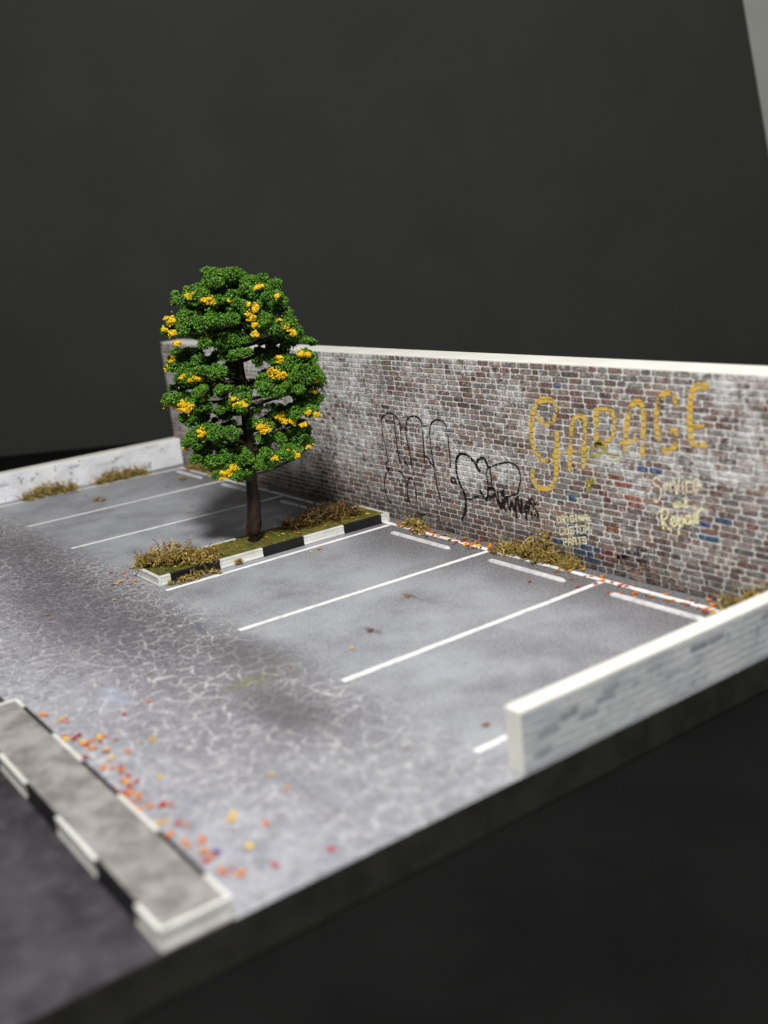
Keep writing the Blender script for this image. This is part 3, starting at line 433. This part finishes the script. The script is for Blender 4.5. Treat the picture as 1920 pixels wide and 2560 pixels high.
def island(name, label, x0, x1, y0, y1, h, pw, runs, top_mat, top_name, drop):
    t = tag(empty(name, ((x0 + x1) / 2, (y0 + y1) / 2, 0)), label, 'kerb island'); inv = Matrix.Translation(-Vector(t.location))
    def ch(o): o.parent = t; o.matrix_parent_inverse = inv; return o
    A, B, C_, E = Vector((x0, y0, 0)), Vector((x1, y0, 0)), Vector((x1, y1, 0)), Vector((x0, y1, 0))
    for s, (cuts, first) in runs.items():
        p0, p1, iw = {'front': (A, B, Vector((0, 1, 0))), 'right': (B + Vector((0, pw, 0)), C_ - Vector((0, pw, 0)), Vector((-1, 0, 0))), 'back': (E, C_, Vector((0, -1, 0))), 'left': (A + Vector((0, pw, 0)), E - Vector((0, pw, 0)), Vector((1, 0, 0)))}[s]
        kerb_run(ch, p0, p1, iw, h, cuts, first, pw)
    nx, ny = 60, 12; xs = np.linspace(x0 + pw * .98, x1 - pw * .98, max(2, int((x1 - x0) / .008))); ys = np.linspace(y0 + pw * .98, y1 - pw * .98, max(2, int((y1 - y0) / .008)))
    V = [(x, y, h - drop + (.0025 if top_name == 'turf' else .0006) * noise.noise(Vector((x * 40, y * 40, 2)))) for y in ys for x in xs]; nx = len(xs)
    F = [(j * nx + i, j * nx + i + 1, (j + 1) * nx + i + 1, (j + 1) * nx + i) for j in range(len(ys) - 1) for i in range(nx - 1)]
    ch(mesh_obj(top_name, V, F, top_mat, smooth=True)); return t, ch
IX0, IX1, IY0, IY1, IH = 1.437, 1.6185, -.8605, -.031, .0290
Ly = IY1 - IY0
# long sides run in y here: swap by using the right / left runs
pw1 = .011; LL = Ly - 2 * pw1
cr = [0, .03, .19, .337, .485, .636, .785, LL]
isl, ich = island('planted_island', 'long narrow kerbed island with turf, moss and the model tree', IX0, IX1, IY0, IY1, IH, pw1,
    {'right': (cr, 'white'), 'left': (cr, 'white'), 'front': ([0, .088, IX1 - IX0], 'white'), 'back': ([0, IX1 - IX0], 'white')}, M['turf'], 'turf', .0018)
for o in isl.children:                       # the short front end is all white
    if o.name.startswith('kerb_block') and o.data.materials[0] == M['kblack'] and min(v.co.y for v in o.data.vertices) < IY0 + .001: o.data.materials[0] = M['kwhite']
# short turf fibres
V, F, A_ = [], [], []
cols = [rgb(84, 94, 32), rgb(146, 128, 64), rgb(48, 66, 18), rgb(182, 156, 88), rgb(70, 84, 28)]
for i in range(5200):
    x = R.uniform(IX0 + .014, IX1 - .014); y = R.uniform(IY0 + .014, IY1 - .014); a = R.uniform(0, 6.28); L = R.uniform(.003, .009); u = R.uniform(.1, .8)
    d = Vector((math.cos(a) * math.cos(u), math.sin(a) * math.cos(u), math.sin(u))) * L; s = Vector((-math.sin(a), math.cos(a), 0)) * .0007; p = Vector((x, y, IH - .002)); n0 = len(V)
    V += [p - s, p + s, p + d]; F.append((n0, n0 + 1, n0 + 2)); A_ += [R.choice(cols)] * 3
o = ich(np_obj('turf_fibre', V, np.array(F), M['moss'], attr=A_)); o['kind'] = 'stuff'

fx0, fx1, fy0, fy1, fh = 2.1850, 3.1612, -1.5570, -1.4420, .0345
Lf = fx1 - fx0; pw2 = .0078
def xcut(l): return [0] + [v - fx0 for v in l] + [Lf]
island('kerb_island', 'grey topped kerb island with black and white kerbs in the near left corner', fx0, fx1, fy0, fy1, fh, pw2,
    {'front': (xcut([2.27, 2.43, 2.59, 2.748, 2.924, 3.078]), 'white'), 'back': (xcut([2.245, 2.425, 2.582, 2.755, 2.916, 3.082]), 'white'),
     'right': ([0, (fy1 - fy0) - 2 * pw2], 'white'), 'left': ([0, (fy1 - fy0) - 2 * pw2], 'white')}, M['concrete'], 'concrete_top', .003)

# ------------------------------------------------------------------ the model tree
def tube(path, radii, sides=7, rough=.0):
    V, F = [], []
    for i, (p, r) in enumerate(zip(path, radii)):
        t = (path[min(i + 1, len(path) - 1)] - path[max(i - 1, 0)]).normalized(); u = t.orthogonal().normalized() if abs(t.z) < .9 else Vector((1, 0, 0)); u = (u - t * u.dot(t)).normalized(); w = t.cross(u)
        for k in range(sides):
            a = 6.2832 * k / sides + i * .22; rr = r * (1 + R.uniform(-rough, rough)); V.append(p + u * math.cos(a) * rr + w * math.sin(a) * rr)
        if i: F += [((i - 1) * sides + k, (i - 1) * sides + (k + 1) % sides, i * sides + (k + 1) % sides, i * sides + k) for k in range(sides)]
    F.append(tuple(range((len(path) - 1) * sides, len(path) * sides))); return V, F
tree = tag(empty('model_tree', BASE), 'miniature tree with dark green foam crown and yellow clumps on the island', 'tree')
tinv = Matrix.Translation(-BASE)
def tch(o): o.parent = tree; o.matrix_parent_inverse = tinv; return o
def tp(u, z, w=0.0): return BASE + TT * u + TN * w + Vector((0, 0, z))
tr = D['trunk']
path = [tp(tr[0][0], -.01), tp(tr[0][0] + .001, .012), tp(tr[0][0], .0165), tp(tr[0][0] - .001, .030)]; rad = [.0145, .0145, .0155, .0240]
for (u, z), r in zip(tr[1:], (.0232, .0200, .0175, .0165, .0140, .0125, .0115, .0090, .0045)):
    path.append(tp(u, z, R.uniform(-.003, .003))); rad.append(r)
pp, rr = [], []
for i in range(len(path) - 1):
    for j in range(3): pp.append(path[i].lerp(path[i + 1], j / 3)); rr.append(rad[i] + (rad[i + 1] - rad[i]) * j / 3)
pp.append(path[-1]); rr.append(rad[-1])
tch(mesh_obj('trunk', *tube(pp, rr, 9, .10), M['bark'], smooth=True))
def trunk_at(z):
    for (u0, z0), (u1, z1) in zip(tr[:-1], tr[1:]):
        if z0 <= z <= z1: f = (z - z0) / (z1 - z0); return u0 + (u1 - u0) * f
    return tr[-1][0]
OCT_F = np.array([(0, 2, 4), (2, 1, 4), (1, 3, 4), (3, 0, 4), (2, 0, 5), (1, 2, 5), (3, 1, 5), (0, 3, 5)])
OCT_V = np.array([(1, 0, 0), (-1, 0, 0), (0, 1, 0), (0, -1, 0), (0, 0, 1), (0, 0, -1)], float)
def granules(P, size, cols_):
    """foam crumbs at the points P"""
    n = len(P); q = NP.normal(size=(n, 4)); q /= np.linalg.norm(q, axis=1)[:, None]; w, x, y, z = q.T
    Rm = np.stack([1 - 2 * (y * y + z * z), 2 * (x * y - z * w), 2 * (x * z + y * w), 2 * (x * y + z * w), 1 - 2 * (x * x + z * z), 2 * (y * z - x * w), 2 * (x * z - y * w), 2 * (y * z + x * w), 1 - 2 * (x * x + y * y)], 1).reshape(n, 3, 3)
    s = size * NP.uniform(.55, 1.35, (n, 1, 3)); V = (OCT_V[None] * s * NP.uniform(.7, 1.2, (n, 6, 1))) @ Rm + P[:, None, :]
    F = (OCT_F[None] + (np.arange(n) * 6)[:, None, None]).reshape(-1, 3)
    A = np.repeat(cols_, 6, axis=0); return V.reshape(-1, 3), F, A
def ball_points(c, r, n):
    v = NP.normal(size=(n, 3)); v /= np.linalg.norm(v, axis=1)[:, None]; return np.array(c) + v * np.array(r) * NP.uniform(.70, 1.17, (n, 1)), v
GREEN = np.array([rgb(62, 108, 16), rgb(74, 122, 22), rgb(48, 90, 14), rgb(88, 134, 32), rgb(66, 100, 28), rgb(104, 124, 40)])
GOLD = np.array([rgb(240, 200, 14), rgb(232, 184, 10), rgb(246, 216, 40), rgb(214, 174, 22)])
pads3 = []
def foliage(u, z, w, ru, rz, dens=1.0):
    """one torn pad of foam: a handful of lumps covered in crumbs"""
    P, Cc = [], []; k = max(5, int(ru / .0058)); rw = (ru + rz) * .62
    cores_v, cores_f = [], []
    for i in range(k):
        a, b = R.uniform(-1, 1) * .84, R.uniform(-1, 1) * .62; e = R.uniform(-1, 1) * .7; lr = R.uniform(.30, .55) * rz * 1.05 + .003
        c = tp(u + a * ru, z + b * rz * (1 - .45 * abs(a)), w + e * rw); n = int(60 + 3.1e5 * lr * lr * dens)
        pts, nv = ball_points(c, (lr * 1.15, lr * 1.15, lr * .9), n); P.append(pts)
        ci = NP.choice(len(GREEN), n, p=[.26, .24, .2, .12, .12, .06]); Cc.append(GREEN[ci] * NP.uniform(.7, 1.85, (n, 1)))
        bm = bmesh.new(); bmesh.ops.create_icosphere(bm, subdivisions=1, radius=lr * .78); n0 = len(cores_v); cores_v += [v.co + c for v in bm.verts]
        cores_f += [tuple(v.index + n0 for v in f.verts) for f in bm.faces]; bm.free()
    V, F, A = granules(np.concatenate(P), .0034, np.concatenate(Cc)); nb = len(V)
    cv = np.array([tuple(v) for v in cores_v]); cf = np.array(cores_f) + nb; ca = np.tile(np.array(rgb(16, 30, 8)), (len(cv), 1))  # dark cores added inside the lumps to block light
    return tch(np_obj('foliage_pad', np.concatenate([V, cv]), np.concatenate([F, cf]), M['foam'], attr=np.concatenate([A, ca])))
RC = .235
for u, z, ru, rz in D['pads']:
    u *= .97; du = u - trunk_at(z); room = math.sqrt(max(.002, RC * RC - du * du)); w = room * R.uniform(.10, .62) - .02
    dpt = 1 - w * .30                         # nearer pads look larger: scale about the sight line
    pads3.append((u, z, w, ru, foliage(u, z - w * .10, w, ru * 1.0, rz * 1.0)))
for u, z, ru, rz in D['back']:
    w = -R.uniform(.06, .14); pads3.append((u, z, w, ru, foliage(u, z - w * .10, w, ru, rz, .8)))
for u, z, ru, rz in D['pads']:
    w = -R.uniform(.03, .13); foliage(u * .92 + R.uniform(-.02, .02), z - w * .10 + .004, w, ru * .85, rz * .8, .7)
for u, z, w, ru, _ in pads3[::2]:
    zt = max(.20, z - R.uniform(.03, .07)); a = tp(trunk_at(zt), zt); b = tp(u, z - .012 - w * .10, w); m = a.lerp(b, .55) + Vector((0, 0, -.012)); n = 7
    pts = [(a * (1 - t) ** 2 + m * 2 * t * (1 - t) + b * t * t) for t in [i / n for i in range(n + 1)]]
    tch(mesh_obj('branch', *tube(pts, [.0075 - .0052 * i / n for i in range(n + 1)], 5, .12), M['bark'], smooth=True))
for u, z, r in D['yel']:
    u *= .97; r *= 1.08
    du = u - trunk_at(z)
    near = sorted(pads3, key=lambda p: (p[0] - u) ** 2 + (p[1] - z) ** 2 - .0004 * (p[2] > 0))[0]; w = near[2] + near[3] * .55 + .012
    P, A = [], []
    for i in range(9):
        c = tp(u + R.gauss(0, .42) * r, z - w * .10 + R.gauss(0, .34) * r, w + R.uniform(-.4, .2) * r); lr = r * R.uniform(.20, .50); n = int(16 + 2.4e5 * lr * lr)
        pts, _ = ball_points(c, (lr * 1.2, lr * 1.2, lr * .75), n); P.append(pts); A.append(GOLD[NP.choice(4, n)] * NP.uniform(.8, 1.15, (n, 1)))
    n = 12; P.append(np.array(tp(u, z - w * .10, w - .3 * r)) + NP.normal(size=(n, 3)) * r * .6); A.append(GOLD[NP.choice(4, n)])
    V, F, A = granules(np.concatenate(P), .0030, np.concatenate(A)); np_obj('yellow_clump', V, F, M['gold'], near[4], attr=A)

# ------------------------------------------------------------------ dried moss tufts
MOSS = [rgb(178, 148, 76), rgb(152, 124, 58), rgb(202, 176, 106), rgb(124, 100, 44), rgb(146, 136, 66)]
def moss(label, p0, p1, z, wid, hgt, n, pal=MOSS, spike=None):
    p0 = Vector((p0[0], p0[1], z)); p1 = Vector((p1[0], p1[1], z)); d = p1 - p0; L = d.length; d.normalize(); s = Vector((-d.y, d.x, 0)); V, F, A = [], [], []
    lumps = [(.08 + .21 * q + R.uniform(-.06, .06), R.uniform(.55, 1.0)) for q in range(5)]
    def strand(q, dirv, ln, c, r0):
        k = 9; pts = [q.copy()]; t = dirv.normalized(); ax = Vector((R.gauss(0, 1), R.gauss(0, 1), R.gauss(0, 1))).normalized(); cur = R.uniform(.35, 1.25)
        for i in range(k):
            t = (Matrix.Rotation(cur * R.uniform(.3, 1.2), 3, ax) @ t + Vector((R.uniform(-.3, .3), R.uniform(-.3, .3), R.uniform(-.22, .2)))).normalized(); nx = pts[-1] + t * ln / k
            nx.z = max(nx.z, z + .002); pts.append(nx)
        v, f = tube(pts, [r0 * (1 - .55 * i / k) for i in range(k + 1)], 3); n0 = len(V); V.extend(v); F.extend([tuple(x + n0 for x in ff) for ff in f]); A.extend([c] * len(v))
        for i in range(2, k, 2):                 # small side sprigs
            e = pts[i] + Vector((R.uniform(-1, 1), R.uniform(-1, 1), R.uniform(-.4, 1))).normalized() * R.uniform(.004, .009); e.z = max(e.z, z + .001); n0 = len(V)
            w = Vector((R.uniform(-1, 1), R.uniform(-1, 1), R.uniform(-1, 1))).normalized() * r0 * 1.3; V.extend([pts[i] - w, pts[i] + w, e]); F.append((n0, n0 + 1, n0 + 2)); A.extend([c] * 3)
    for i in range(n):
        lu, lh = R.choice(lumps); u = min(.98, max(.02, R.gauss(lu, .16))); env = max(.35, math.sin(math.pi * min(.97, max(.03, u))) ** .5) * lh
        q = p0 + d * u * L + s * R.gauss(0, wid * .33); q.z = z + .002 + R.uniform(0, .75) * hgt * env
        dv = Vector((R.gauss(0, 1), R.gauss(0, 1), R.gauss(.15, .5))); f = R.uniform(.7, 1.25); c = R.choice(pal); c = (c[0] * f, c[1] * f, c[2] * f, 1)
        strand(q, dv, R.uniform(.45, .9) * hgt * 1.0, c, R.uniform(.0011, .0024))
    if spike:
        for _ in range(26):
            q = p0 + d * L * spike[0] + s * R.gauss(0, .004) + Vector((0, 0, R.uniform(0, spike[1] * .6))); strand(q, Vector((R.gauss(0, .12), R.gauss(0, .12), 1)), spike[1] * R.uniform(.3, .6), R.choice(pal), .0018)
    c0 = (p0 + p1) / 2; V = [Vector(v) - c0 for v in V]
    o = mesh_obj('moss_tuft', V, F, M['moss'], attr=A); o.location = c0; tag(o, label, 'moss', 'dried moss tufts'); return o
MOSS_SHADE = [rgb(112, 84, 36), rgb(86, 64, 26), rgb(134, 104, 48), rgb(70, 52, 20), rgb(96, 84, 34)]  # moss palette with the dim light under the tree put into the colour
moss('curly olive brown moss tuft on the near end of the planted island', (1.455, -.84), (1.585, -.66), .029, .085, .066, 520)
moss('brown moss tuft darkened for shade on the planted island close to the wall', (1.50, -.345), (1.51, -.10), .029, .075, .066, 480, MOSS_SHADE)
moss('thin straggly moss strip lying against the black kerb of the planted island', (1.633, -.83), (1.640, -.68), 0, .022, .026, 130)
moss('sandy moss tuft at the far left wall, the one nearer the front', (.042, -.74), (.045, -.53), 0, .05, .062, 330)
moss('sandy moss tuft at the far left wall, the one nearer the brick wall', (.035, -.43), (.035, -.21), 0, .04, .066, 330)
moss('moss tuft in the far corner where the left wall meets the bricks', (.12, -.03), (.42, -.028), 0, .035, .060, 300)
moss('small green gold moss sprig at the wall just right of the island', (1.71, -.030), (1.80, -.030), 0, .03, .040, 110)
moss('large moss tuft with an upright spike below the custom parts lettering', (2.165, -.030), (2.455, -.026), 0, .045, .060, 520, spike=(.62, .135))
moss('golden moss tuft in the corner behind the nearest low wall', (2.955, -.030), (3.10, -.035), 0, .04, .085, 380)
moss('tiny crumb of moss alone on the far bays', (.345, -.56), (.372, -.53), 0, .016, .016, 40)
moss('tiny crumb of moss stuck to the white kerb of the island', (1.624, -.612), (1.626, -.594), .006, .006, .016, 30)
moss('small moss sprig on the wall line beside the island end', (1.785, -.066), (1.845, -.068), 0, .02, .018, 60)
moss('tiny crumb of moss near the far left wheel stop', (.30, -.165), (.325, -.15), 0, .014, .016, 35)

# ------------------------------------------------------------------ fallen leaf flakes
LC = {'yellow': [rgb(232, 190, 36), rgb(222, 176, 30)], 'orange': [rgb(218, 116, 40), rgb(208, 128, 52)], 'red': [rgb(176, 46, 36), rgb(190, 60, 44)], 'brown': [rgb(118, 74, 44), rgb(140, 96, 60)], 'dark red': [rgb(98, 24, 28), rgb(112, 34, 34)], 'blue': [rgb(72, 68, 160)]}
def flake_mesh(c):
    n = R.choice([8, 10, 12]); V = [(0, 0, .0012)]; asp = R.uniform(.5, 1)
    for i in range(n):
        a = 6.2832 * i / n + R.uniform(-.15, .15); r = (1 if i % 2 == 0 else R.uniform(.42, .8)) * R.uniform(.7, 1); V.append((math.cos(a) * r, math.sin(a) * r * asp, R.uniform(-.04, .22)))
    V = [(x * .0106, y * .0106, z * .0130 if k else .0006) for k, (x, y, z) in enumerate(V)]
    me = bpy.data.meshes.new('leaf_flake'); me.from_pydata(V, [], [(0, i, i % n + 1) for i in range(1, n + 1)]); me.materials.append(M['leaf'])
    at = me.attributes.new('tint', 'FLOAT_COLOR', 'POINT'); at.data.foreach_set('color', np.tile(np.array(c, np.float32), len(V))); return me
FM = {k: [flake_mesh(R.choice(v)) for _ in range(4)] for k, v in LC.items()}
def flake(x, y, colour, where, size=1.0, z=.0015):
    o = bpy.data.objects.new('leaf_flake', R.choice(FM[colour])); col.objects.link(o); o.location = (x, y, z + R.uniform(0, .001)); o.rotation_euler = (R.uniform(-.12, .12), R.uniform(-.12, .12), R.uniform(0, 6.28)); s = size * R.uniform(.75, 1.2); o.scale = (s, s, s)
    tag(o, 'tiny %s leaf flake %s' % (colour, where), 'leaf', '%s leaf flakes %s' % (colour, where))
def pick(ws): return R.choices(list(ws), weights=list(ws.values()))[0]
for x, y in D['leafs']: flake(x, y, pick({'orange': 3, 'dark red': 4, 'yellow': 2, 'red': 2}), 'beside the near end of the planted island')
for x, y in D['leafs_front']:
    flake(x, y, pick({'orange': 7, 'yellow': 4, 'red': 4}), 'along the back of the near left kerb island', 1.05)
    if R.random() < .8 and y < -1.36: flake(x + R.uniform(-.02, .02), y + R.uniform(-.01, .02), pick({'orange': 6, 'yellow': 2, 'red': 4}), 'along the back of the near left kerb island', .9)
for i in range(34): flake(R.uniform(2.28, 3.08), R.uniform(-1.438, -1.395), pick({'orange': 6, 'yellow': 4, 'red': 4}), 'along the back of the near left kerb island', .9)
flake(2.99, -1.385, 'blue', 'near the corner of the near left kerb island')
for (x, y), c in zip(D['leafs_lot'], ('yellow', 'yellow', 'yellow', 'red', 'orange', 'brown', 'brown', 'brown', 'brown', 'brown')): flake(x, y, c, 'alone on the open parking bays', 1.3 if c == 'brown' else 1)
flake(2.2, -1.62, 'yellow', 'on the dark street'); flake(2.35, -1.70, 'orange', 'on the dark street')
for i in range(100): x = R.uniform(1.66, 2.19); flake(x, min(-.006, R.gauss(-.042, .016)), pick({'orange': 5, 'yellow': 4, 'brown': 4, 'red': 2}), 'at the wall between island and largest moss tuft')
for i in range(60): x = R.uniform(2.42, 3.10); flake(x, min(-.006, R.gauss(-.055, .028)), pick({'orange': 6, 'yellow': 2, 'red': 4, 'brown': 1}), 'at the wall right of the largest moss tuft')
for i in range(46): x = R.uniform(.45, 1.38); flake(x, min(-.006, R.gauss(-.035, .018)), pick({'orange': 5, 'yellow': 4, 'brown': 4}), 'at the wall behind the tree')
for i in range(26): flake(R.uniform(IX0 + .02, IX1 - .02), R.uniform(IY0 + .03, IY1 - .02), pick({'orange': 4, 'yellow': 5, 'red': 1}), 'on the turf of the planted island', .8, IH + .001)
for i in range(10): flake(R.uniform(.1, .9), R.uniform(-.6, -.12), pick({'orange': 3, 'brown': 3, 'yellow': 2}), 'on the far left bays', .9)

# ------------------------------------------------------------------ the few alike flakes of a small group are told apart by their order
from bpy_extras.object_utils import world_to_camera_view
bpy.context.view_layer.update()
groups = {}
for o in col.objects:
    if o.name.startswith('leaf_flake'): groups.setdefault(o['label'], []).append(o)
WORDS = ['first', 'second', 'third', 'fourth', 'fifth', 'sixth']
for lb, g in groups.items():
    if 2 <= len(g) <= 6:
        for i, o in enumerate(sorted(g, key=lambda q: world_to_camera_view(scene, cam, q.location).x)): o['label'] = lb.replace('tiny', WORDS[i]).replace('leaf flake', 'leaf flake from the left', 1)
